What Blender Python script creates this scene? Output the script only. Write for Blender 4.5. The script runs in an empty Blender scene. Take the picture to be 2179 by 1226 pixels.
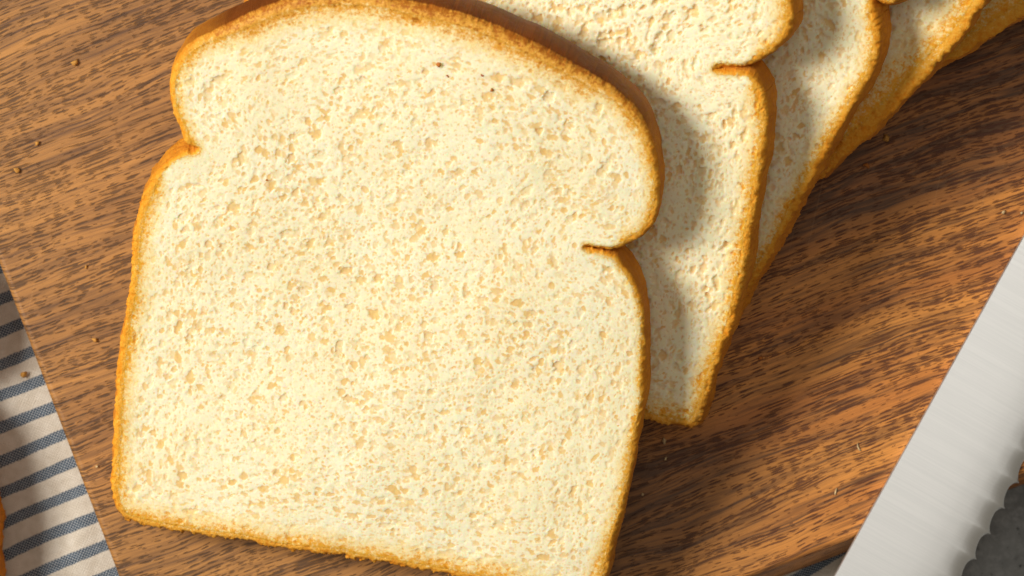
import bpy, math, random
import numpy as np

# ------------------------------------------------------------------ camera, light, exposure
SC = bpy.context.scene
COL = SC.collection
H = 900.0                 # camera height above the board top, mm
CX, CY, S = 1089.5, 613.0, 0.1   # photo centre and mm per photo pixel at board level
MM = 0.001
cam_d = bpy.data.cameras.new('camera')
cam = bpy.data.objects.new('camera', cam_d); COL.objects.link(cam)
cam.location = (0, 0, H*MM)
cam_d.sensor_width = 36.0
cam_d.lens = 36.0*H/217.9
cam_d.clip_start = 0.05; cam_d.clip_end = 50
cam_d.dof.use_dof = True
cam_d.dof.focus_distance = (H-30)*MM
cam_d.dof.aperture_fstop = 20.0
SC.camera = cam

W = bpy.data.worlds.new('World'); SC.world = W; W.use_nodes = True
bg = W.node_tree.nodes['Background']
bg.inputs['Color'].default_value = (1.0, 0.91, 0.76, 1)
bg.inputs['Strength'].default_value = 0.185

def area_lamp(name, az, el, dist, size, power, col):
    d = bpy.data.lights.new(name, 'AREA'); d.shape = 'SQUARE'; d.size = size; d.energy = power; d.color = col
    o = bpy.data.objects.new(name, d); COL.objects.link(o)
    a, e = math.radians(az), math.radians(el)
    v = np.array([math.cos(e)*math.cos(a), math.cos(e)*math.sin(a), math.sin(e)])
    o.location = v*dist
    from mathutils import Vector
    o.rotation_euler = Vector(v).to_track_quat('Z', 'Y').to_euler()
    return o
area_lamp('key_softbox', 168, 46, 1.3, 0.42, 20.0, (1.0, 0.960, 0.885))
area_lamp('added_overhead_fill', 75, 79, 2.2, 1.3, 5.6, (1.0, 0.98, 0.94))  # added soft lamp overhead, brightens the blade's reflection and fills the shade

SC.view_settings.view_transform = 'Standard'
SC.view_settings.look = 'None'
SC.view_settings.exposure = 0.0
SC.view_settings.gamma = 1.0
SC.view_settings.use_curve_mapping = False
SC.render.engine = 'CYCLES'
SC.cycles.max_bounces = 8
SC.cycles.diffuse_bounces = 5
try:
    SC.cycles.use_denoising = True
except Exception:
    pass

# ------------------------------------------------------------------ helpers
def at(px, py, z=0.0):
    """photo pixel -> point (mm) on the horizontal plane at height z"""
    f = (H-z)/H
    return np.array([(px-CX)*S*f, -(py-CY)*S*f, z])

def tag(o, label=None, cat=None, group=None, kind=None):
    if label: o['label'] = label
    if cat: o['category'] = cat
    if group: o['group'] = group
    if kind: o['kind'] = kind
    return o

def empty(name, loc=(0, 0, 0)):
    o = bpy.data.objects.new(name, None); COL.objects.link(o); o.location = loc
    o.empty_display_size = 0.01
    return o

def mesh_obj(name, verts, faces, mat, parent=None, smooth=True, attrs=None):
    """verts (n,3) in metres; faces: list of lists, or an (m,k) int array"""
    me = bpy.data.meshes.new(name)
    v = np.asarray(verts, np.float32)
    if isinstance(faces, np.ndarray):
        m, k = faces.shape
        me.vertices.add(len(v)); me.vertices.foreach_set('co', v.ravel())
        me.loops.add(m*k); me.loops.foreach_set('vertex_index', faces.astype(np.int32).ravel())
        me.polygons.add(m)
        me.polygons.foreach_set('loop_start', np.arange(0, m*k, k, dtype=np.int32))
        me.polygons.foreach_set('loop_total', np.full(m, k, np.int32))
        me.update(calc_edges=True)
    else:
        me.from_pydata(v.tolist(), [], faces)
    me.validate()
    if smooth:
        me.polygons.foreach_set('use_smooth', np.ones(len(me.polygons), bool))
    for n, a in (attrs or {}).items():
        t = me.attributes.new(n, 'FLOAT', 'POINT'); t.data.foreach_set('value', np.asarray(a, np.float32))
    me.materials.append(mat)
    me.update()
    o = bpy.data.objects.new(name, me); COL.objects.link(o)
    if parent: o.parent = parent
    return o

class Nodes:
    """short hand for building shader trees"""
    def __init__(s, name):
        s.mat = bpy.data.materials.new(name); s.mat.use_nodes = True
        s.t = s.mat.node_tree; s.bsdf = s.t.nodes['Principled BSDF']; s.out = s.t.nodes['Material Output']
    def new(s, typ, **kw):
        n = s.t.nodes.new(typ)
        for k, v in kw.items(): setattr(n, k, v)
        return n
    def put(s, sock, v):
        if v is None: return
        if isinstance(v, bpy.types.NodeSocket): s.t.links.new(v, sock)
        else: sock.default_value = v
    def m(s, op, a, b=None, c=None, clamp=False):
        n = s.new('ShaderNodeMath', operation=op, use_clamp=clamp)
        s.put(n.inputs[0], a); s.put(n.inputs[1], b); s.put(n.inputs[2], c)
        return n.outputs[0]
    def add(s, *a):
        r = a[0]
        for b in a[1:]: r = s.m('ADD', r, b)
        return r
    def mul(s, *a):
        r = a[0]
        for b in a[1:]: r = s.m('MULTIPLY', r, b)
        return r
    def lerp(s, x, a, b, lo=0.0, hi=1.0, smooth=True):
        n = s.new('ShaderNodeMapRange', interpolation_type='SMOOTHSTEP' if smooth else 'LINEAR')
        s.put(n.inputs[0], x); s.put(n.inputs[1], a); s.put(n.inputs[2], b); s.put(n.inputs[3], lo); s.put(n.inputs[4], hi)
        return n.outputs[0]
    def obj(s, scale=1000.0):
        n = s.new('ShaderNodeTexCoord')
        return s.vscale(n.outputs['Object'], (scale,)*3)
    def vscale(s, v, k):
        n = s.new('ShaderNodeVectorMath', operation='MULTIPLY'); s.put(n.inputs[0], v); n.inputs[1].default_value = k
        return n.outputs[0]
    def vadd(s, v, w):
        n = s.new('ShaderNodeVectorMath', operation='ADD'); s.put(n.inputs[0], v); s.put(n.inputs[1], w)
        return n.outputs[0]
    def sep(s, v):
        n = s.new('ShaderNodeSeparateXYZ'); s.put(n.inputs[0], v); return n.outputs
    def comb(s, x, y, z=0.0):
        n = s.new('ShaderNodeCombineXYZ')
        for i, a in enumerate((x, y, z)): s.put(n.inputs[i], a)
        return n.outputs[0]
    def noise(s, v, scale=1.0, detail=2.0, rough=0.5, dist=0.0, dim='3D', color=False):
        n = s.new('ShaderNodeTexNoise', noise_dimensions=dim)
        s.put(n.inputs['Vector'], v); n.inputs['Scale'].default_value = scale
        n.inputs['Detail'].default_value = detail; n.inputs['Roughness'].default_value = rough
        n.inputs['Distortion'].default_value = dist
        return n.outputs['Color' if color else 'Fac']
    def voro(s, v, scale=1.0, rand=1.0, feature='F1', dim='2D'):
        n = s.new('ShaderNodeTexVoronoi', feature=feature, voronoi_dimensions=dim)
        s.put(n.inputs['Vector'], v); n.inputs['Scale'].default_value = scale; n.inputs['Randomness'].default_value = rand
        return n.outputs
    def mix(s, f, a, b, blend='MIX'):
        n = s.new('ShaderNodeMix', data_type='RGBA', blend_type=blend)
        s.put(n.inputs[0], f)
        for i, c in ((6, a), (7, b)):
            if isinstance(c, (tuple, list)): c = (*c[:3], 1.0)
            s.put(n.inputs[i], c)
        return n.outputs[2]
    def ramp(s, f, stops, interp='LINEAR'):
        n = s.new('ShaderNodeValToRGB'); r = n.color_ramp; r.interpolation = interp
        while len(r.elements) < len(stops): r.elements.new(0.5)
        for e, (p, c) in zip(r.elements, stops): e.position = p; e.color = (*c, 1.0)
        s.put(n.inputs[0], f)
        return n.outputs[0]
    def attr(s, name):
        n = s.new('ShaderNodeAttribute', attribute_name=name); return n.outputs['Fac']
    def bump(s, h, dist_m, strength=1.0, normal=None):
        n = s.new('ShaderNodeBump'); n.inputs['Strength'].default_value = strength
        n.inputs['Distance'].default_value = dist_m; s.put(n.inputs['Height'], h)
        if normal is not None: s.put(n.inputs['Normal'], normal)
        return n.outputs[0]
    def fin(s, color, rough, normal=None, **kw):
        b = s.bsdf
        if isinstance(color, (tuple, list)): color = (*color[:3], 1.0)
        s.put(b.inputs['Base Color'], color); s.put(b.inputs['Roughness'], rough)
        if normal is not None: s.put(b.inputs['Normal'], normal)
        for k, v in kw.items(): s.put(b.inputs[k.replace('_', ' ')], v)
        return s.mat

# ------------------------------------------------------------------ materials
def mat_wood():
    n = Nodes('acacia_wood')
    p = n.obj()
    # slow warp makes the grain wander
    w1 = n.m('SUBTRACT', n.noise(n.vscale(p, (.012, .03, .03)), 1, 2), .5)
    w2 = n.m('SUBTRACT', n.noise(n.vscale(p, (.06, .12, .1)), 1, 2), .5)
    x, y, z = n.sep(p)
    v = n.add(y, n.mul(w1, 8.0), n.mul(w2, 1.6), n.mul(z, .5))
    u = x
    q = n.comb(u, v, 0.0)
    # broad figure
    fig = n.noise(n.vscale(q, (.011, .085, 1)), 1, 3, .55)
    fig2 = n.noise(n.vadd(n.vscale(q, (.021, .40, 1)), (7, 3, 0)), 1, 5, .62)
    right = n.lerp(u, -25, 45)
    base = n.mix(right, (.54, .244, .060), (.78, .310, .062))
    base = n.mix(n.lerp(fig, .35, .68), base, n.mix(right, (.37, .165, .043), (.62, .215, .042)))
    # dark heartwood bands on the right hand half of the board
    bandA = n.mul(n.lerp(v, -17, -11.5), n.lerp(v, 34, 14), n.lerp(u, 5, 45))
    bandB = n.mul(n.lerp(v, -41, -46), n.lerp(u, 64, 22), n.lerp(v, -74, -58, .35, 1.0), n.lerp(u, -35, 5))
    bandC = n.mul(n.lerp(v, 17, 20), n.lerp(v, 27, 23), n.lerp(u, 0, -50), .35)
    band = n.m('MAXIMUM', n.m('MAXIMUM', bandA, bandB), bandC)
    streak = n.lerp(n.add(fig2, n.mul(n.m('SUBTRACT', n.noise(n.vscale(q, (.09, 1.3, 1)), 1, 3, .6), .5), .7)), .40, .66)
    dark = n.m('MAXIMUM', n.mul(band, n.add(.42, n.mul(streak, .50))), n.mul(streak, n.lerp(right, 0, 1, .48, .54)))
    base = n.mix(dark, base, (.072, .034, .017))
    # thin long lines
    ln = n.noise(n.vscale(q, (.045, 1.9, 1)), 1, 2.5, .6)
    base = n.mix(n.mul(n.lerp(ln, .51, .66), n.lerp(fig2, .36, .56), .88), base, (.075, .036, .021))
    ln2 = n.noise(n.vadd(n.vscale(q, (.032, 3.6, 1)), (2, 9, 0)), 1, 3, .6)
    base = n.mix(n.mul(n.lerp(ln2, .50, .70), n.lerp(right, 0, 1, .62, .40)), base, (.105, .050, .024))
    # fine fibre tone
    fb = n.noise(n.vscale(q, (.22, 7.0, 1)), 1, 3, .6)
    base = n.mix(n.lerp(fb, .30, .75, 0, .30), base, (.20, .085, .03))
    # pores: short dark dashes along the grain
    jx = n.noise(n.vscale(q, (.5, 1.6, 1)), 1, 2, .6, color=True)
    jv = n.new('ShaderNodeVectorMath', operation='MULTIPLY_ADD'); n.put(jv.inputs[0], jx); jv.inputs[1].default_value = (2.0, .34, 0); jv.inputs[2].default_value = (-1.0, -.17, 0)
    qd = n.vadd(q, jv.outputs[0])
    def dashes(lu, lv, off, thr, dens_lo, dens_hi):
        d = n.voro(n.vadd(n.vscale(qd, (1/lu, 1/lv, 1)), off), 1, 1.0)
        rnd = n.sep(d['Color'])
        dens = n.noise(n.vadd(n.vscale(q, (.022, .22, 1)), off), 1, 2)
        t = n.mul(n.lerp(n.add(rnd[0], n.mul(n.m('SUBTRACT', dens, .5), 2.6)), dens_lo, dens_hi), thr)
        return n.lerp(d['Distance'], t, n.mul(t, .55))
    pores = n.m('MAXIMUM', dashes(4.4, .50, (3.1, 1.7, 0), .45, .36, 1.0), n.mul(dashes(2.6, .42, (9.4, 5.2, 0), .42, .42, 1.05), .8))
    pores = n.m('MAXIMUM', pores, n.mul(dashes(13.0, .50, (1.4, 8.2, 0), .45, .40, 1.05), .9))
    pcol = n.mix(right, (.070, .036, .019), (.095, .030, .015))
    base = n.mix(n.mul(pores, n.lerp(right, 0, 1, .82, .86)), base, pcol)
    # a few knife scratches
    sc = n.noise(n.vscale(n.comb(n.add(n.mul(x, .55), n.mul(y, .83)), n.add(n.mul(x, .83), n.mul(y, -.55)), 0), (.018, 2.2, 1)), 1, 1)
    scr = n.mul(n.lerp(sc, .745, .77), .12)
    base = n.mix(scr, base, (.62, .36, .17))
    h = n.add(n.mul(pores, -1.0), n.mul(fb, .35), n.mul(ln, -.3))
    rough = n.add(.46, n.mul(fb, .14), n.mul(pores, .1))
    return n.fin(base, rough, n.bump(h, .00012, .8), Specular_IOR_Level=.35)

CREAM = (.932, .868, .635)
def mat_crumb(name='bread_crumb_surface'):
    n = Nodes(name)
    p = n.obj()
    d = n.attr('edge_mm'); ring = n.attr('ring_mm'); top = n.attr('top_crust')
    nz = n.noise(p, .9, 3, .6); nz2 = n.noise(p, .16, 2)
    nzf = n.noise(p, 2.1, 3, .65)
    t = n.m('DIVIDE', n.add(d, n.mul(n.m('SUBTRACT', nz, .5), ring, 1.1), n.mul(n.m('SUBTRACT', nzf, .5), ring, 1.0)), ring)
    t = n.add(t, n.mul(n.m('SUBTRACT', nz2, .5), .6), n.mul(n.attr('pore'), -.28), .1)
    body = n.mix(n.lerp(n.noise(p, .055, 2), .3, .7), CREAM, (.920, .835, .575))
    body = n.mix(n.lerp(n.noise(p, 1.5, 3, .65), .52, .75, 0, .45), body, (.90, .785, .48))
    body = n.mix(n.mul(n.attr('pore'), .9), body, (.830, .560, .195))
    hot = n.mix(top, (.78, .285, .012), (.42, .130, .012))
    warm = n.mix(top, (.84, .42, .045), (.74, .36, .048))
    c = n.mix(n.lerp(t, -.05, .50), hot, warm)
    c = n.mix(n.lerp(t, .42, .92), c, (.885, .70, .34))
    c = n.mix(n.lerp(t, .75, 1.5), c, body)
    # the finest pores, below the size that is modelled
    fp = n.voro(n.vadd(p, n.noise(p, .8, 1, color=True)), 1.55, 1.0, dim='3D')
    fr = n.sep(fp['Color'])[0]
    fine = n.mul(n.lerp(fp['Distance'], n.add(.18, n.mul(fr, .34)), n.add(.06, n.mul(fr, .12))), n.lerp(fr, .25, .9, .15, .8))
    c = n.mix(n.mul(fine, n.lerp(t, .6, 1.6), .6), c, (.830, .560, .195))
    hb = n.add(n.noise(p, 2.6, 3, .65), n.mul(n.noise(p, 6.0, 2, .6), .5), n.mul(fine, -.5))
    return n.fin(c, .85, n.bump(hb, .0002, .25), Specular_IOR_Level=.1,
                 Subsurface_Weight=.9, Subsurface_Radius=(1.0, .72, .36), Subsurface_Scale=.0016)

def mat_crust():
    n = Nodes('bread_crust')
    p = n.obj()
    d = n.attr('edge_mm'); ring = n.attr('ring_mm'); top = n.attr('top_crust'); dep = n.attr('depth_mm')
    nz = n.noise(p, .8, 4, .65); nz2 = n.noise(p, .12, 2); nf = n.noise(p, 3.2, 3, .7)
    gold = n.mix(n.lerp(nz, .30, .70), (.82, .330, .022), (.66, .222, .014))
    gold = n.mix(n.lerp(nz2, .35, .7, 0, .6), gold, (.52, .165, .014))
    gold = n.mix(n.lerp(nf, .58, .78, 0, .5), gold, (.86, .52, .14))
    brown = n.mix(n.lerp(nz2, .3, .7), (.190, .048, .005), (.120, .029, .0035))
    brown = n.mix(n.lerp(nz, .55, .75, 0, .4), brown, (.24, .075, .011))
    c_side = n.mix(top, gold, brown)
    # cut face of the crust: sponge that fades inwards
    t = n.m('DIVIDE', n.add(d, n.mul(n.m('SUBTRACT', nz, .5), ring, 1.1), n.mul(n.m('SUBTRACT', n.noise(p, 2.1, 3, .65), .5), ring, 1.0)), ring)
    t = n.add(t, n.mul(n.m('SUBTRACT', nz2, .5), .6), n.mul(n.attr('pore'), -.28), .1)
    hot = n.mix(top, (.78, .285, .012), (.42, .130, .012))
    warm = n.mix(top, (.84, .42, .045), (.74, .36, .048))
    c_face = n.mix(n.lerp(t, -.05, .50), hot, warm)
    c_face = n.mix(n.lerp(t, .42, .92), c_face, (.885, .70, .34))
    c = n.mix(n.lerp(dep, .1, .7), c_face, c_side)
    hb = n.add(n.mul(n.noise(p, .7, 3, .6), .6), n.mul(n.noise(p, 3.0, 3, .65), n.lerp(top, 0, 1, 1.0, .25)))
    rough = n.lerp(top, 0, 1, .72, .48)
    return n.fin(c, rough, n.bump(hb, .0005, .6), Specular_IOR_Level=n.lerp(top, 0, 1, .2, .16),
                 Subsurface_Weight=.08, Subsurface_Radius=(1.0, .4, .1), Subsurface_Scale=.0006)

def mat_steel():
    n = Nodes('brushed_steel')
    p = n.obj()
    # the blade's own frame: x along the blade, y across; grinding lines run across the blade
    g = n.noise(n.vscale(p, (3.4, .035, .2)), 1, 4, .65)
    g2 = n.noise(n.vscale(p, (.5, .02, .2)), 1, 2, .5)
    col = n.mix(n.lerp(g, .3, .7), (.90, .89, .865), (.85, .845, .825))
    b = n.bump(n.add(g, n.mul(g2, .6)), .00004, .22)
    return n.fin(col, n.add(.29, n.mul(g, .10)), b, Metallic=1.0)

def mat_handle():
    n = Nodes('black_handle')
    p = n.obj()
    return n.fin((.02, .02, .021), .45, n.bump(n.noise(p, 1.2, 3), .0002, .4))

def mat_stone():
    n = Nodes('grey_stone')
    p = n.obj()
    a = n.noise(p, .10, 4, .6); b = n.noise(p, .55, 4, .65); c = n.noise(p, 1.6, 2)
    col = n.mix(n.lerp(a, .3, .7), (.15, .153, .15), (.25, .253, .246))
    col = n.mix(n.lerp(b, .45, .75, 0, .55), col, (.36, .36, .35))
    col = n.mix(n.lerp(b, .40, .27), col, (.05, .049, .047))
    return n.fin(col, .7, n.bump(n.add(b, n.mul(c, .3)), .0006, .6))

def mat_cloth():
    n = Nodes('striped_cotton')
    s = n.attr('along_mm'); w = n.attr('across_mm')
    p = n.obj()
    jit = n.mul(n.m('SUBTRACT', n.noise(p, .35, 2), .5), .35)
    w2 = n.add(w, jit)
    PI2 = 2*math.pi
    pitch = .74
    tw = n.m('SINE', n.mul(w2, PI2/pitch)); ts = n.m('SINE', n.mul(n.add(s, n.mul(jit, .6)), PI2/pitch))
    chk = n.mul(tw, ts)
    # stripe every 6.45 mm, 2 mm wide
    ph = n.m('PINGPONG', n.add(w2, n.mul(n.m('SUBTRACT', n.noise(p, 1.4, 2), .5), .25)), 6.45/2)
    stripe = n.lerp(ph, 1.32, 1.12)
    cream = n.mix(n.lerp(n.noise(p, .5, 3), .3, .7), (.74, .67, .575), (.65, .575, .475))
    fine = n.mul(n.m('SINE', n.mul(w2, PI2/.42)), n.m('SINE', n.mul(s, PI2/.42)))
    cream = n.mix(n.lerp(fine, -.2, .9, 0, .22), cream, (.40, .34, .27))
    navy = n.mix(n.lerp(n.noise(p, .8, 2), .3, .7), (.035, .060, .095), (.065, .100, .145))
    dots = n.lerp(chk, .12, .65)
    stc = n.mix(n.mul(dots, .95), navy, (.58, .60, .61))
    col = n.mix(stripe, cream, stc)
    hb = n.add(n.mul(chk, .5), n.mul(fine, .5), n.mul(n.noise(p, 3, 2), .6))
    return n.fin(col, .9, n.bump(hb, .00018, .7), Specular_IOR_Level=.1, Sheen_Weight=.15)

M_WOOD, M_CRUMB, M_CRUST = mat_wood(), mat_crumb(), mat_crust()
M_STEEL, M_HANDLE, M_STONE, M_CLOTH = mat_steel(), mat_handle(), mat_stone(), mat_cloth()

# ------------------------------------------------------------------ setting: table, cloth, board
BOARD_T = 18.0
CLOTH_Z = -BOARD_T-0.15           # top of the cloth where the board presses it flat
TABLE_Z = CLOTH_Z-0.75
def make_table():
    a, b = 0.6, 0.45
    z0, z1 = TABLE_Z*MM, (TABLE_Z-30)*MM
    v = [(-a,-b,z1),(a,-b,z1),(a,b,z1),(-a,b,z1),(-a,-b,z0),(a,-b,z0),(a,b,z0),(-a,b,z0)]
    f = [(3,2,1,0),(4,5,6,7),(0,1,5,4),(1,2,6,5),(2,3,7,6),(3,0,4,7)]
    o = mesh_obj('table_top', v, f, M_STONE, smooth=False)
    tag(o, 'dark grey mottled stone table top under the board', None, kind='structure')
make_table()

ANG = math.radians(20.9)           # the board's long side
BU = np.array([math.cos(ANG), math.sin(ANG)]); BV = np.array([-math.sin(ANG), math.cos(ANG)])
def make_board():
    import bmesh
    # left end and front edge lines read off the photograph
    cl = at(122, 885)[:2]; cf = at(1795, 1154)[:2]
    u0 = cl@BU; v0 = cf@BV
    L, Wd = 400.0, 250.0
    bm = bmesh.new()
    x0, x1, y0, y1 = u0, u0+L, v0, v0+Wd
    vs = [bm.verts.new((x*MM, y*MM, z*MM)) for z in (-BOARD_T, 0) for x, y in ((x0,y0),(x1,y0),(x1,y1),(x0,y1))]
    b, t = vs[:4], vs[4:]
    bm.faces.new(b[::-1]); bm.faces.new(t)
    for i in range(4):
        j = (i+1) % 4; bm.faces.new((b[i], b[j], t[j], t[i]))
    def edge(a, c): return bm.edges.get((a, c))
    corner = [edge(b[i], t[i]) for i in range(4)]
    bmesh.ops.bevel(bm, geom=corner, offset=9*MM, segments=10, profile=.5, affect='EDGES')
    bm.edges.ensure_lookup_table(); bm.verts.ensure_lookup_table()
    top = [e for e in bm.edges if all(abs(v.co.z) < 1e-7 for v in e.verts)]
    bot = [e for e in bm.edges if all(abs(v.co.z+BOARD_T*MM) < 1e-7 for v in e.verts)]
    bmesh.ops.bevel(bm, geom=top+bot, offset=1.3*MM, segments=5, profile=.5, affect='EDGES')
    # the long front side leans out a little towards its foot
    for v in bm.verts:
        if abs(v.co.y-y0*MM) < 3*MM:
            v.co.y -= max(0, -v.co.z-.0006)*.22
    me = bpy.data.meshes.new('cutting_board'); bm.to_mesh(me); bm.free()
    me.materials.append(M_WOOD)
    for p in me.polygons: p.use_smooth = len(p.vertices) == 4 and p.area < .002
    o = bpy.data.objects.new('cutting_board', me); COL.objects.link(o)
    o.rotation_euler = (0, 0, ANG)
    tag(o, 'brown streaked wooden cutting board carrying the fanned bread slices', 'cutting board')
make_board()

def nfield(shape, cell, scale, seed):
    """smooth gaussian noise, unit variance, feature size ~scale (same unit as cell)"""
    r = np.random.default_rng(seed)
    a = r.standard_normal(shape)
    fy = np.fft.fftfreq(shape[0], cell)[:, None]; fx = np.fft.rfftfreq(shape[1], cell)[None, :]
    k = np.exp(-(fx*fx+fy*fy)*(math.pi*scale*.5)**2)
    b = np.fft.irfft2(np.fft.rfft2(a)*k, s=shape)
    return (b-b.mean())/b.std()

def make_cloth():
    x = np.arange(-205, 84.01, .8); y = np.arange(-165, 60.01, .8)
    X, Y = np.meshgrid(x, y)
    # distance outside the board decides how much the cloth may lift
    cl = at(122, 885)[:2]; cf = at(1795, 1154)[:2]
    out = np.maximum(cl@BU-(X*BU[0]+Y*BU[1]), cf@BV-5.0-(X*BV[0]+Y*BV[1]))
    lift = np.clip((out-.4)/14, 0, 1)**1.0
    r1 = nfield(X.shape, .8, 13, 5); r2 = nfield(X.shape, .8, 6, 6)
    # soft creases running steeply across the stripes
    cr = np.sin((X*.93-Y*.36)/3.9+1.1*r1+.4)*.5+.5
    z = CLOTH_Z+lift*(.9*cr**1.5+.55*(r1+1.6)*.5+.18*(r2+1))
    z = np.maximum(z, CLOTH_Z)
    a = math.radians(22.5)
    xx = X+110.0
    s = X*math.cos(a)+Y*math.sin(a)
    c0 = at(0, 1049, CLOTH_Z)
    w0 = -c0[0]*math.sin(a)+c0[1]*math.cos(a)
    w = -X*math.sin(a)+Y*math.cos(a)-w0-.17*np.maximum(xx, 0)**2/(2*170)*math.cos(a)+.14*r1
    ny, nx = X.shape
    V = np.stack([X, Y, z], -1).reshape(-1, 3)
    B = V.copy(); B[:, 2] = TABLE_Z+.05
    idx = np.arange(nx*ny).reshape(ny, nx)
    q = np.stack([idx[:-1,:-1], idx[:-1,1:], idx[1:,1:], idx[1:,:-1]], -1).reshape(-1, 4)
    ring = np.concatenate([idx[0,:], idx[1:,-1], idx[-1,-2::-1], idx[-2:0:-1,0]])
    rn = np.roll(ring, -1); m = nx*ny
    sk = np.stack([ring+m, rn+m, rn, ring], -1)
    F = np.concatenate([q, sk])
    aa = lambda t: np.concatenate([t.ravel(), t.ravel()])
    o = mesh_obj('striped_cloth', np.concatenate([V, B])*MM, F, M_CLOTH, attrs={'along_mm': aa(s), 'across_mm': aa(w)})
    tag(o, 'cream cotton cloth with blue grey stripes spread under the wooden board', 'cloth')
make_cloth()

# ------------------------------------------------------------------ bread
# outline of the cut face in photo pixels, from the left notch over the domed top, round to the base
S1 = [(418, 319), (400, 313), (388, 300), (383, 277), (366, 241), (359, 189), (366, 150), (380, 120), (401, 95), (440, 75), (489, 52), (538, 30), (588, 11),
      (650, -3), (720, -8), (800, -4), (859, 7), (924, 20), (989, 36), (1054, 59), (1100, 80), (1145, 100), (1190, 124), (1229, 146), (1269, 170), (1309,
      196), (1348, 231), (1374, 270), (1391, 312), (1400, 350), (1403, 390), (1402, 424), (1397, 460), (1386, 486), (1366, 509), (1336, 527), (1304, 537),
      (1280, 536), (1248, 530), (1249, 534), (1280, 541), (1300, 547), (1318, 560), (1338, 587), (1356, 622), (1367, 660), (1372, 705), (1373, 766), (1371,
      850), (1363, 900), (1356, 942), (1347, 997), (1335, 1055), (1323, 1111), (1308, 1157), (1292, 1226), (1282, 1262), (1262, 1276), (1200, 1272), (1100,
      1256), (1000, 1240), (919, 1227), (882, 1220), (799, 1206), (740, 1199), (721, 1190), (611, 1180), (510, 1159), (479, 1156), (402, 1146), (364, 1139),
      (309, 1128), (275, 1119), (255, 1110), (242, 1091), (235, 1060), (232, 1033), (234, 1006), (233, 966), (237, 927), (237, 888), (242, 825), (244, 794),
      (249, 748), (253, 721), (257, 689), (266, 640), (272, 610), (274, 580), (278, 520), (286, 475), (298, 430), (314, 392), (343, 357), (375, 331), (402,
      323)]
I_NOTCH, I_CORNER = 38, 56
def simil(N, C, pts=None):
    """the same loaf cross-section carried to another slice by its right notch and lower right corner"""
    a, b, n, c = (complex(*q) for q in (S1[I_NOTCH], S1[I_CORNER], N, C))
    m = (c-n)/(b-a)
    return [((n+(complex(*q)-a)*m).real, (n+(complex(*q)-a)*m).imag) for q in (pts or S1)]
V2 = [(1640, -95), (1668, -50), (1684, -10), (1689, 30), (1682, 70), (1662, 98), (1632, 120), (1594, 140), (1560, 147), (1524, 149), (1540, 152), (1575,
      152), (1600, 160), (1618, 180), (1630, 215), (1634, 260), (1630, 320), (1620, 380), (1608, 450), (1596, 520), (1586, 590), (1572, 643), (1562, 690),
      (1546, 735), (1528, 780), (1512, 825), (1503, 866), (1492, 897), (1478, 913), (1462, 917), (1422, 912), (1383, 904)]
V3 = [(1880, -120), (1915, -80), (1926, -40), (1922, -10), (1908, 8), (1890, 14), (1868, 8), (1845, -8), (1852, 0), (1862, 25), (1868, 60), (1870, 100),
      (1860, 145), (1842, 185), (1820, 220), (1797, 258), (1770, 305), (1742, 360), (1700, 435), (1655, 520), (1622, 575), (1592, 625), (1562, 680), (1545,
      695), (1500, 690)]
def base_weights():
    dark, ring, rough = [], [], []
    for i, (x, y) in enumerate(S1):
        if i <= 6: d, r = 0.0, 2.8
        elif i <= 9: d, r = (i-6)/4*.75, 3.4
        elif i <= 24: d, r = 1.0, 5.2
        elif i <= 29: d, r = 1.0-(i-24)/6*.85, 4.4-(i-24)*.25
        elif i <= 35: d, r = 0.08, 2.7
        elif i <= 41: d, r = 0.0, 1.0
        elif i <= 54: d, r = 0.05, 1.5+max(0, i-46)*.2
        elif i <= 58: d, r = .3, 3.6
        elif i <= 74: d, r = .42, 4.6
        else: d, r = 0.0, 3.9
        if i >= 93 or i == 0: r = 1.3
        dark.append(d); ring.append(r*1.15)
        rough.append(1.0 if 56 <= i <= 73 else .5 if i > 73 else .3 if 44 < i < 56 else .12)
    return dark, ring, rough
DK, RG, RO = base_weights()
def outline(k):
    if k == 1: return S1, DK, RG, RO
    if k == 2:
        T = simil((1524, 149), (1478, 913))
        nv = len(V2)
        dk = [.35, .25, .2, .15, .1]+[.05]*(nv-11)+[.35]*6; rg = [3.8]*7+[1.4]*6+[4.2]*(nv-18)+[6.0]*5
        return T[:24]+V2+T[62:], DK[:24]+dk+DK[62:], RG[:24]+rg+RG[62:], RO[:24]+[.25]*(nv-10)+[.7]*10+RO[62:]
    if k == 3:
        T = simil((1845, -8), (1552, 695))
        nv = len(V3)
        dk = [.35]*7+[.08]*(nv-7); rg = [3.4]*5+[1.6]*4+[3.6]*(nv-9)
        return T[:25]+V3+T[60:], DK[:25]+dk+DK[60:], RG[:25]+rg+RG[60:], RO[:25]+[.3]*(nv-8)+[.7]*8+RO[60:]
    N, C = {4: ((2110, -250), (1735, 395)), 5: ((2420, -330), (1880, 205)), 0: ((-176, 815), (-18, 1505))}[k]
    return simil(N, C), DK, [r*(3.3 if 40 < i < 60 and k > 3 else 1.2) for i, r in enumerate(RG)], [max(.6, v) for v in RO]

def spline(P, n=6):
    P = np.array(P, float).reshape(len(P), -1)
    p0, p2, p3 = np.roll(P, 1, 0), np.roll(P, -1, 0), np.roll(P, -2, 0)
    o = [.5*(2*P+(p2-p0)*t+(2*p0-5*P+4*p2-p3)*t*t+(3*P-p0-3*p2+p3)*t**3) for t in np.linspace(0, 1, n, endpoint=False)]
    return np.stack(o, 1).reshape(len(P)*n, -1)

def unproject(px, z0, gx, gy):
    """photo pixels onto the tilted plane z = z0 + gx x + gy y"""
    X = (px[:, 0]-CX)*S; Y = -(px[:, 1]-CY)*S
    G = gx*X+gy*Y; z = (z0+G)/(1+G/H); f = (H-z)/H
    return np.stack([X*f, Y*f, z], 1)

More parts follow.
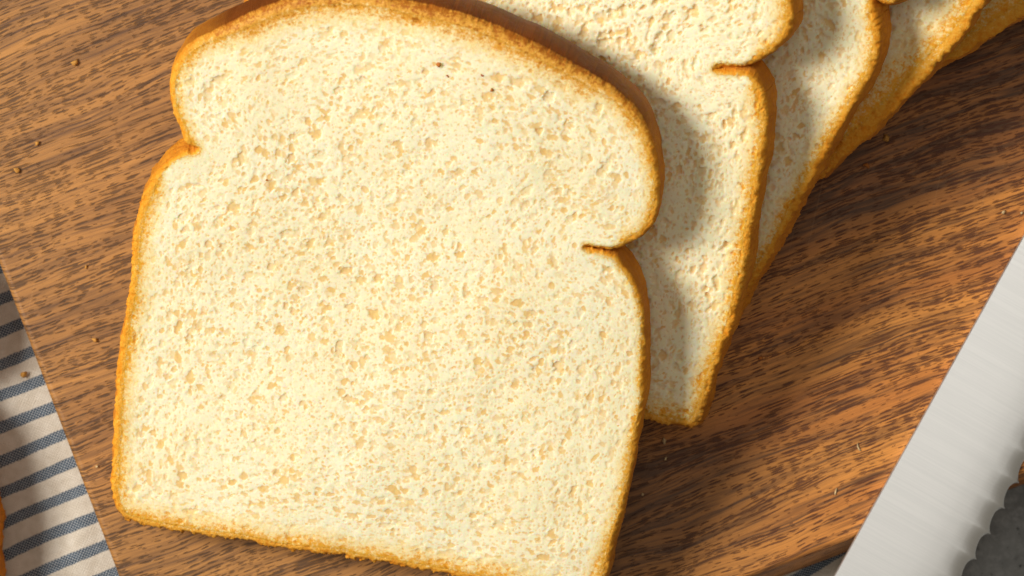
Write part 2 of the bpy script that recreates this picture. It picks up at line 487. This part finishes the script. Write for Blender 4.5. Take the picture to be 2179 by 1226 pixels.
def segdist(Q, P, val):
    """signed distance (inside > 0) of points Q to the closed polyline P, and the outline values there"""
    A = P; Bp = np.roll(P, -1, 0); va = val; vb = np.roll(val, -1, 0)
    best = np.full(len(Q), 1e9); out = np.zeros((len(Q), val.shape[1])); ins = np.zeros(len(Q), bool)
    x, y = Q[:, 0], Q[:, 1]
    for i in range(len(A)):
        d = Bp[i]-A[i]; L = d@d
        if L < 1e-12: continue
        t = np.clip(((x-A[i,0])*d[0]+(y-A[i,1])*d[1])/L, 0, 1)
        e = (x-A[i,0]-t*d[0])**2+(y-A[i,1]-t*d[1])**2
        k = e < best
        best[k] = e[k]; out[k] = va[i]+(vb[i]-va[i])*t[k, None]
        if A[i,1] != Bp[i,1]:
            c = (A[i,1] > y) != (Bp[i,1] > y)
            ins ^= c & (x < d[0]*(y-A[i,1])/d[1]+A[i,0])
    r = np.sqrt(best)
    return np.where(ins, r, -r), out

def upsample(C, ny, nx, f):
    """bilinear, f fine cells per coarse cell"""
    yi = np.arange(ny)/f; xi = np.arange(nx)/f
    y0 = np.minimum(yi.astype(int), C.shape[0]-2); x0 = np.minimum(xi.astype(int), C.shape[1]-2)
    ty = (yi-y0)[:, None]; tx = (xi-x0)[None, :]
    a = C[y0][:, x0]; b = C[y0][:, x0+1]; c = C[y0+1][:, x0]; d = C[y0+1][:, x0+1]
    return (a*(1-tx)+b*tx)*(1-ty)+(c*(1-tx)+d*tx)*ty

THICK = 12.5
AIRY = {}
def make_slice(k, az, deg, cell, seed, label, base=0.0, thick=THICK, group=None, deep=1.0):
    pts, dk, rg, ro = outline(k)
    px = spline(pts); val = spline(np.stack([dk, rg, ro], 1))
    val[:, 0] = np.clip(val[:, 0], 0, 1); val[:, 1] = np.clip(val[:, 1], .8, 9)
    tan = math.tan(math.radians(deg)); gx, gy = tan*math.sin(math.radians(az)), tan*math.cos(math.radians(az))
    nrm = np.array([-gx, -gy, 1.0]); nrm /= np.linalg.norm(nrm)
    z0 = 0.0
    for _ in range(25):
        P3 = unproject(px, z0, gx, gy); z0 += base+.15-(P3-nrm*thick)[:, 2].min()
    P3 = unproject(px, z0, gx, gy)
    org = P3.mean(0)
    ex = np.array([1, 0, gx]); ex /= np.linalg.norm(ex); ey = np.cross(nrm, ex)
    L = np.stack([(P3-org)@ex, (P3-org)@ey], 1)
    # ---- signed distance on a grid
    lo = L.min(0)-2.0; hi = L.max(0)+2.0
    f = max(2, int(round(.6/cell))); cc = cell*f
    cx = np.arange(lo[0], hi[0]+cc, cc); cy = np.arange(lo[1], hi[1]+cc, cc)
    Q = np.stack(np.meshgrid(cx, cy), -1)
    D, Vv = segdist(Q.reshape(-1, 2), L, val)
    ny, nx = (len(cy)-1)*f+1, (len(cx)-1)*f+1
    up = lambda a: upsample(a.reshape(len(cy), len(cx)), ny, nx, f)
    D = up(D); TOP = up(Vv[:, 0]); RING = up(Vv[:, 1]); ROUGH = np.clip(up(Vv[:, 2]), 0, 1)
    shp = (ny, nx)
    gxs = lo[0]+np.arange(nx)*cell; gys = lo[1]+np.arange(ny)*cell
    X, Y = np.meshgrid(gxs, gys)
    rng = np.random.default_rng(seed)
    gy_, gx_ = np.gradient(nblur(D, cell, 3.0), cell)
    theta = np.arctan2(gy_, gx_)
    # ragged outline, more so where the loaf stood in its tin
    rag = .22*nfield(shp, cell, 3.0, seed+1)+.15*nfield(shp, cell, 1.0, seed+2)
    RAG = np.minimum(np.abs(rag)*(.35+3.4*ROUGH), 1.5)
    D = D-RAG*np.clip(1-D/1.8, 0, 1)
    # ---- pores: thousands of small bowls, larger ones rarer, drawn out along the crust near the edge
    area = (D > 0).sum()*cell*cell
    hgt = np.zeros(shp, np.float32); pore = np.zeros(shp, np.float32)
    iy, ix = np.nonzero(D > .25)
    npit = int(area*1.35)
    sel = rng.integers(0, len(iy), npit)
    u = rng.random(npit)
    rr = .19*(1-u*(1-(.19/1.15)**2.0))**(-1/2.0)
    dens = nblur(rng.standard_normal(shp), cell, 9.0); dens /= dens.std()
    warpf = np.exp(.42*nfield(shp, cell, .55, seed+9)).astype(np.float32)
    tone = .12+.88*rng.random(npit)**1.2
    for j in range(npit):
        y, x = iy[sel[j]], ix[sel[j]]
        r = rr[j]*(1+.10*dens[y, x])
        d = D[y, x]
        if d < 9: r *= .55+.45*max(d, 0)/9
        if r < cell*.9: r = cell*.9
        near = math.exp(-max(d, 0)/14)
        asp = 1+(.6+1.4*near)*rng.random()
        th = (theta[y, x]+math.pi/2+rng.normal(0, .25)) if near > .28 else (theta[y, x]+math.pi/2+rng.normal(0, .8))
        a, b = r*math.sqrt(asp), r/math.sqrt(asp)
        w = int(1.4*a/cell)+2
        y0, y1, x0, x1 = max(y-w, 0), min(y+w+1, ny), max(x-w, 0), min(x+w+1, nx)
        c, s = math.cos(th), math.sin(th)
        dx = (np.arange(x0, x1)-x)*cell; dy = (np.arange(y0, y1)-y)*cell
        U = (dx[None, :]*c+dy[:, None]*s)/a; Vw = (-dx[None, :]*s+dy[:, None]*c)/b
        q = (U*U+Vw*Vw)*warpf[y0:y1, x0:x1]
        dpt = (.02+b*(.10+.32*rng.random()**1.5))*deep
        pit = np.where(q < 1, np.maximum(1-q, 0)**.35, 0)*dpt
        np.maximum(pore[y0:y1, x0:x1], np.where(q < 1, np.minimum((1-q)*3, 1), 0)*tone[j], out=pore[y0:y1, x0:x1])
        np.maximum(hgt[y0:y1, x0:x1], pit, out=hgt[y0:y1, x0:x1])
    hgt = nblur(hgt, cell, cell*.75)
    Z = -PIT*hgt+.018*nfield(shp, cell, .6, seed+3)+.025*nfield(shp, cell, 2.2, seed+4)+.10*nfield(shp, cell, 9, seed+5)
    Z -= .3*np.clip(1-D/3.0, 0, 1)*0
    warp = .55*nfield(shp, cell, 45, seed+6)
    Z = Z*np.clip(D/.6, .25, 1)
    R = 1.1+.9*TOP
    e = np.clip(D/R, 0, 1)
    Z -= R*(1-np.sqrt(np.maximum(1-(1-e)**2, 0)))*.85
    Z += warp-.9
    # ---- mesh
    inn = D > 0
    cellok = inn[:-1, :-1] & inn[:-1, 1:] & inn[1:, 1:] & inn[1:, :-1]
    idx = np.arange(nx*ny).reshape(shp)
    quad = np.stack([idx[:-1,:-1], idx[:-1,1:], idx[1:,1:], idx[1:,:-1]], -1)[cellok]
    # boundary edges (directed)
    E = np.concatenate([quad[:, [0,1]], quad[:, [1,2]], quad[:, [2,3]], quad[:, [3,0]]])
    key = E[:, 0].astype(np.int64)*(nx*ny)+E[:, 1]; rev = E[:, 1].astype(np.int64)*(nx*ny)+E[:, 0]
    bd = E[~np.isin(key, rev)]
    bv = np.unique(bd)
    # move the boundary onto the outline
    g2y, g2x = np.gradient(nblur(D, cell, .5), cell)
    gl = np.maximum(np.hypot(g2x, g2y), .3)
    nxv, nyv = (-g2x/gl).ravel(), (-g2y/gl).ravel()
    g3y, g3x = np.gradient(nblur(D, cell, 2.2), cell); gl = np.maximum(np.hypot(g3x, g3y), .3)
    wxv, wyv = (-g3x/gl).ravel(), (-g3y/gl).ravel()
    Xf, Yf, Zf, Df = X.ravel().copy(), Y.ravel().copy(), Z.ravel(), D.ravel().copy()
    def samp(A, xs, ys):
        fx = np.clip((xs-lo[0])/cell, 0, nx-1.001); fy = np.clip((ys-lo[1])/cell, 0, ny-1.001)
        i, j = fy.astype(int), fx.astype(int); a, b = fy-i, fx-j
        return (A[i, j]*(1-b)+A[i, j+1]*b)*(1-a)+(A[i+1, j]*(1-b)+A[i+1, j+1]*b)*a
    for _ in range(4):
        dd = np.clip(samp(D, Xf[bv], Yf[bv]), -1.2*cell, 1.2*cell)*.8
        Xf[bv] += nxv[bv]*dd; Yf[bv] += nyv[bv]*dd
    Df[bv] = 0
    Tf, Rf = TOP.ravel(), RING.ravel()
    root = empty('bread_slice', tuple(org*MM))
    from mathutils import Matrix
    root.matrix_world = Matrix([[ex[i], ey[i], nrm[i], org[i]*MM] for i in range(3)]+[[0, 0, 0, 1]])
    qd = Df[quad].mean(1)
    lim = .30*Rf[quad].mean(1)+.35
    is_crust = qd < lim
    def sub(q):
        used, inv = np.unique(q, return_inverse=True)
        return used, inv.reshape(q.shape)
    # crumb face + underside
    used, F = sub(quad[~is_crust])
    V = np.stack([Xf[used], Yf[used], Zf[used]], 1)
    crumb = mesh_obj('crumb', V*MM, F, M_CRUMB, root, attrs={'edge_mm': Df[used], 'ring_mm': Rf[used], 'top_crust': Tf[used], 'pore': pore.ravel()[used]})
    # crust: browned rim of the face plus the baked side
    used, F = sub(quad[is_crust])
    V = [np.stack([Xf[used], Yf[used], Zf[used]], 1)]
    at_e = [Df[used]]; at_r = [Rf[used]]; at_t = [Tf[used]]; at_d = [np.zeros(len(used))]; at_p = [pore.ravel()[used]]
    back = np.full(nx*ny, -1); back[used] = np.arange(len(used))
    rows = 14; nb = len(bv); col = np.full(nx*ny, -1); col[bv] = np.arange(nb)
    n0 = len(used)
    bulge = .45+.75*Tf[bv]-.5*ROUGH.ravel()[bv]+(.7 if k in (2, 3) else 0)
    Zs = nblur(Z, cell, 2.0).ravel()
    wob = nfield(shp, cell, 5.0, seed+8).ravel()[bv]
    for r in range(1, rows+1):
        s = r/rows
        off = bulge*math.sin(math.pi*min(s*1.02, 1))**.8+.18*wob*math.sin(math.pi*s)+(.08+.14*ROUGH.ravel()[bv])*nfield(shp, cell, 2.6, seed+20+r).ravel()[bv]*(1-Tf[bv]*.8)*(r < rows)
        off = off+RAG.ravel()[bv]*min(1, s*thick/1.4)*np.clip(1.05-1.15*ROUGH.ravel()[bv], 0, 1)
        if r >= rows-1: off = off-.5*(r-rows+2)
        zz = Zs[bv]*(1-s)+(-thick+warp.ravel()[bv]*.3)*s
        V.append(np.stack([Xf[bv]+wxv[bv]*off, Yf[bv]+wyv[bv]*off, zz], 1))
        at_e.append(np.zeros(nb)); at_r.append(Rf[bv]); at_t.append(Tf[bv]); at_d.append(np.full(nb, s*thick)); at_p.append(np.zeros(nb))
    FF = [F]
    a, b = bd[:, 0], bd[:, 1]
    up0, up1 = back[a], back[b]
    for r in range(rows):
        d0 = n0+r*nb+col[a]; d1 = n0+r*nb+col[b]
        FF.append(np.stack([up0, d0, d1, up1], 1)); up0, up1 = d0, d1
    mesh_obj('crust', np.concatenate(V)*MM, np.concatenate(FF), M_CRUST, root,
             attrs={'edge_mm': np.concatenate(at_e), 'ring_mm': np.concatenate(at_r), 'top_crust': np.concatenate(at_t), 'depth_mm': np.concatenate(at_d), 'pore': np.concatenate(at_p)})
    # plain underside
    step = 8
    sub_in = (D[::step, ::step] > .8)
    ii = idx[::step, ::step]
    ok = sub_in[:-1,:-1] & sub_in[:-1,1:] & sub_in[1:,1:] & sub_in[1:,:-1]
    qq = np.stack([ii[:-1,:-1], ii[1:,:-1], ii[1:,1:], ii[:-1,1:]], -1)[ok]
    used, F = sub(qq)
    V = np.stack([Xf[used], Yf[used], np.full(len(used), -thick+.05)], 1)
    mesh_obj('underside', V*MM, F, M_CRUMB, root, attrs={'edge_mm': Df[used], 'ring_mm': Rf[used], 'top_crust': Tf[used]})
    tag(root, label, 'bread slice', group)
    def point(pxl, pyl, lift=0.0):
        """the spot of this slice's face seen at a photo pixel, with its surface height"""
        w = unproject(np.array([[pxl, pyl]], float), z0, gx, gy)[0]
        a, b = (w-org)@ex, (w-org)@ey
        i, j = int(round((b-lo[1])/cell)), int(round((a-lo[0])/cell))
        i = min(max(i, 2), ny-3); j = min(max(j, 2), nx-3)
        return (org+ex*a+ey*b+nrm*(Z[i-2:i+3, j-2:j+3].max()+lift)), nrm
    return point

def nblur(a, cell, scale):
    fy = np.fft.fftfreq(a.shape[0], cell)[:, None]; fx = np.fft.rfftfreq(a.shape[1], cell)[None, :]
    k = np.exp(-(fx*fx+fy*fy)*(math.pi*scale*.5)**2)
    return np.fft.irfft2(np.fft.rfft2(a)*k, s=a.shape)

PIT = 1.0
GRP = 'bread slices fanned on the board'
on1 = make_slice(1, 15, 22.7, .155, 11, 'whole white bread slice with dark domed top crust, uppermost of the fan')
on2 = make_slice(2, 25, 22.8, .22, 23, 'white bread slice directly under the uppermost slice, soft shadow across its crumb', deep=2.8)
on3 = make_slice(3, 38, 24.8, .26, 37, 'white bread slice third down the fan, a narrow shaded strip showing', deep=2.8)
on4 = make_slice(4, 48, 25.8, .30, 41, 'white bread slice fourth down the fan, mostly rough orange crust showing', deep=2.8)
on5 = make_slice(5, 60, 20.0, .40, 53, 'lowest white bread slice of the fan, only a sliver of orange crust showing')
make_slice(0, 0, 0.0, .45, 67, 'bread slice lying flat on the striped cloth beside the board', base=CLOTH_Z+2.6)

# ------------------------------------------------------------------ knife
def make_knife():
    A = at(2179, 500, 2.0)[:2]; B = at(1775, 1226, 2.0)[:2]        # two points of the spine
    ax = (B-A)/np.linalg.norm(B-A)                                 # towards the handle
    per = np.array([-ax[1], ax[0]])                                # from spine to cutting edge
    if per[0] < 0: per = -per
    tip0 = at(2172, 1030, .6)[:2]
    pitch = 6.2
    width = (tip0-A)@per
    ph = ((tip0-A)@ax)
    root = empty('bread_knife', (A[0]*MM, A[1]*MM, 0))
    root.rotation_euler = (0, 0, math.atan2(ax[1], ax[0]))
    sgn = 1.0 if (ax[0]*per[1]-ax[1]*per[0]) > 0 else -1.0         # local y of 'per'
    s = np.arange(-95, 118, pitch/24)
    t = ((s-ph)/pitch) % 1.0
    # skewed scallop, deepest a third of the way after each point
    sk = np.where(t < .34, np.sqrt(np.maximum(1-(1-t/.34)**2, 0)), np.sqrt(np.maximum(1-((t-.34)/.66)**2, 0)))
    dep = 1.85*sk
    serr = (s < 104)
    dep = dep*serr
    # rounded point at the far end
    nose = np.clip((s+95)/22, 0, 1)
    wl = width*np.sqrt(np.clip(1-(1-nose)**2, .0004, 1))
    edge = np.maximum(wl-dep, .2)
    ins = np.minimum(edge*.98, np.maximum(wl-2.9-dep*.25, .15))
    rows = [(np.zeros_like(s), np.full_like(s, .25)), (np.zeros_like(s)-.0, np.full_like(s, 1.85)), (np.full_like(s, .2), np.full_like(s, 2.05))]
    for fr, z in ((.2, 2.05), (.4, 2.05), (.55, 2.03), (.62, 1.99), (.70, 1.92), (.80, 1.80)):
        rows.append((wl*fr, np.full_like(s, z)))
    for fr, z in ((.35, 1.66), (.62, 1.48), (.84, 1.18)):
        y = wl*.80+(edge-wl*.80)*fr
        rows.append((y, z-.10*sk*serr*fr))
    rows.append((edge, np.full_like(s, .55)))
    rows.append((edge, np.full_like(s, .25)))
    for i in range(3, len(rows)):
        rows[i] = (np.maximum(rows[i][0], rows[i-1][0]*0+.2), rows[i][1])
    R, n = len(rows), len(s)
    V = np.stack([np.stack([s, sgn*y, z], 1) for y, z in rows])    # R,n,3
    idx = np.arange(R*n).reshape(R, n)
    F = []
    for r in range(R):
        r2 = (r+1) % R
        F.append(np.stack([idx[r, :-1], idx[r, 1:], idx[r2, 1:], idx[r2, :-1]], 1))
    F = np.concatenate(F)
    if sgn < 0: F = F[:, ::-1]
    bl = mesh_obj('blade', V.reshape(-1, 3)*MM, np.ascontiguousarray(F), M_STEEL, root, smooth=True)
    md = bl.modifiers.new('crease', 'EDGE_SPLIT'); md.split_angle = math.radians(40)
    # handle, out of the picture past the heel of the blade
    sec = 18; V = []; ss = np.linspace(116, 235, 16)
    for q, x in enumerate(ss):
        e = 1-abs((q/15)*2-1)**6*.35
        w, h = 12.5*e, 9.0*e
        for j in range(sec):
            an = 2*math.pi*j/sec
            V.append((x, sgn*(width*.45)+w*math.cos(an), 1.2+h*math.sin(an)))
    F = []
    for q in range(15):
        for j in range(sec):
            k = (j+1) % sec
            F.append((q*sec+j, q*sec+k, (q+1)*sec+k, (q+1)*sec+j))
    F.append(tuple(range(sec))[::-1]); F.append(tuple(15*sec+j for j in range(sec)))
    mesh_obj('handle', np.array(V)*MM, F, M_HANDLE, root)
    tag(root, 'brushed steel bread knife with scalloped serrated edge lying across the board corner', 'knife')
make_knife()

# ------------------------------------------------------------------ loose crumbs
def crumb_mat(name, col):
    n = Nodes(name); p = n.obj()
    c = n.mix(n.lerp(n.noise(p, 2.0, 2), .35, .65), col, tuple(q*.72 for q in col))
    return n.fin(c, .8, n.bump(n.noise(p, 5, 2), .0002, .6))
MC_GOLD = crumb_mat('golden_crumb', (.62, .29, .05)); MC_PALE = crumb_mat('pale_crumb', (.74, .53, .27)); MC_RUST = crumb_mat('rust_crumb', (.52, .16, .02))
def ico():
    t = (1+5**.5)/2
    v = np.array([(-1,t,0),(1,t,0),(-1,-t,0),(1,-t,0),(0,-1,t),(0,1,t),(0,-1,-t),(0,1,-t),(t,0,-1),(t,0,1),(-t,0,-1),(-t,0,1)], float)
    v /= np.linalg.norm(v[0])
    f = [(0,11,5),(0,5,1),(0,1,7),(0,7,10),(0,10,11),(1,5,9),(5,11,4),(11,10,2),(10,7,6),(7,1,8),(3,9,4),(3,4,2),(3,2,6),(3,6,8),(3,8,9),(4,9,5),(2,4,11),(6,2,10),(8,6,7),(9,8,1)]
    v = v.tolist(); out = []; mid = {}
    def m(a, b):
        k = (min(a, b), max(a, b))
        if k not in mid:
            q = (np.array(v[a])+np.array(v[b])); q /= np.linalg.norm(q); v.append(q.tolist()); mid[k] = len(v)-1
        return mid[k]
    for a, b, c in f:
        x, y, z = m(a, b), m(b, c), m(c, a); out += [(a,x,z),(b,y,x),(c,z,y),(x,y,z)]
    return np.array(v), out
ICO_V, ICO_F = ico()
CR = random.Random(4)
def crumb(pos, nrm, a, b, ang, mat, label, group=None):
    """an irregular fleck, a x b mm, resting on the surface"""
    r = np.random.default_rng(CR.randrange(10**6))
    v = ICO_V*(1+.22*r.standard_normal(len(ICO_V)))[:, None]
    v = v*np.array([a*.5, b*.5, min(a, b)*.42])
    v[:, 1] += .18*a*(v[:, 0]/(a*.5))**2*r.uniform(-1, 1)
    c, s = math.cos(math.radians(ang)), math.sin(math.radians(ang))
    v = np.stack([v[:, 0]*c-v[:, 1]*s, v[:, 0]*s+v[:, 1]*c, v[:, 2]-v[:, 2].min()], 1)
    o = mesh_obj('bread_crumb', v*MM, ICO_F, mat)
    from mathutils import Vector
    o.rotation_euler = Vector((0, 0, 1)).rotation_difference(Vector(nrm)).to_euler()
    o.location = np.array(pos)*MM
    return tag(o, label, 'crumb', group)
UPV = (0, 0, 1)
BG = 'stray crumbs on the board'
for px, py, a, b, ang, mat, label in (
    (160, 135, 1.5, 1.1, 30, MC_GOLD, 'larger golden crumb on the tan wood above the left notch of the top slice'),
    (80, 305, 1.1, .8, 60, MC_GOLD, 'golden crumb on tan wood, the middle one left of the top slice'),
    (37, 362, 1.3, .9, 130, MC_GOLD, 'golden crumb with a flat side on tan wood, farthest from the top slice'),
    (203, 724, 1.0, .9, 10, MC_GOLD, 'small round golden crumb between board end and top slice'),
    (183, 568, .8, .5, 80, MC_GOLD, 'tiny upright golden fleck beside a dark grain line left of the top slice'),
    (1885, 294, 1.6, 1.3, 70, MC_GOLD, 'golden crumb on dark wood beside the third and fourth slices'),
    (1845, 352, 1.4, .9, 150, MC_RUST, 'rusty crumb on dark wood, next to the third slice crust'),
    (1618, 762, 1.0, .8, 20, MC_RUST, 'small rusty crumb on reddish wood beside the second slice'),
    (1413, 938, 1.5, .7, 100, MC_PALE, 'pale crumb on dark wood just below the second slice corner'),
    (1416, 976, .8, .5, 80, MC_PALE, 'tiny pale fleck below the crumb under the second slice corner'),
    (1368, 1052, .6, .4, 80, MC_PALE, 'tiny pale fleck on dark wood touching the top slice shadow'),
    (2135, 452, .9, .7, 40, MC_PALE, 'white crumb on orange wood next to the knife spine'),
    (2174, 453, .7, .5, 40, MC_PALE, 'smaller white crumb on orange wood closest to the knife spine'),
    (1826, 953, 1.7, .35, 115, MC_PALE, 'thin curled pale fleck on orange wood, the longer of two'),
    (1778, 1046, 1.5, .35, 75, MC_PALE, 'thin curled pale fleck on orange wood near the board front edge'),
    (207, 993, .6, .5, 0, MC_PALE, 'tiny pale fleck on the wood beside the top slice lower left corner'),
):
    crumb(at(px, py, 0.0)+np.array([0, 0, .01]), UPV, a, b, ang, mat, label, BG)
crumb(at(52, 797, CLOTH_Z)+np.array([0, 0, .9]), UPV, 1.4, 1.1, 20, MC_GOLD, 'golden crumb lying on the striped cloth')
FG = 'brown flecks on the top slice'
for px, py, a, b, ang, mat, label in (
    (933, 138, 1.0, .8, 20, MC_RUST, 'largest rusty fleck on the crumb of the top slice near its dark crust'),
    (952, 163, .7, .35, 130, MC_RUST, 'thin rusty fleck just below the largest fleck on the top slice'),
    (1026, 162, .8, .35, 160, MC_RUST, 'thin pale rusty fleck right of the largest fleck on the top slice'),
    (1047, 192, .9, .6, 80, MC_RUST, 'rusty three cornered fleck on the top slice nearest the right hand crust'),
    (566, 387, .5, .4, 0, MC_RUST, 'tiny dark fleck alone on the top slice near its left notch'),
):
    p, nr = on1(px, py, -.1)
    crumb(p, nr, a, b, ang, mat, label, FG)
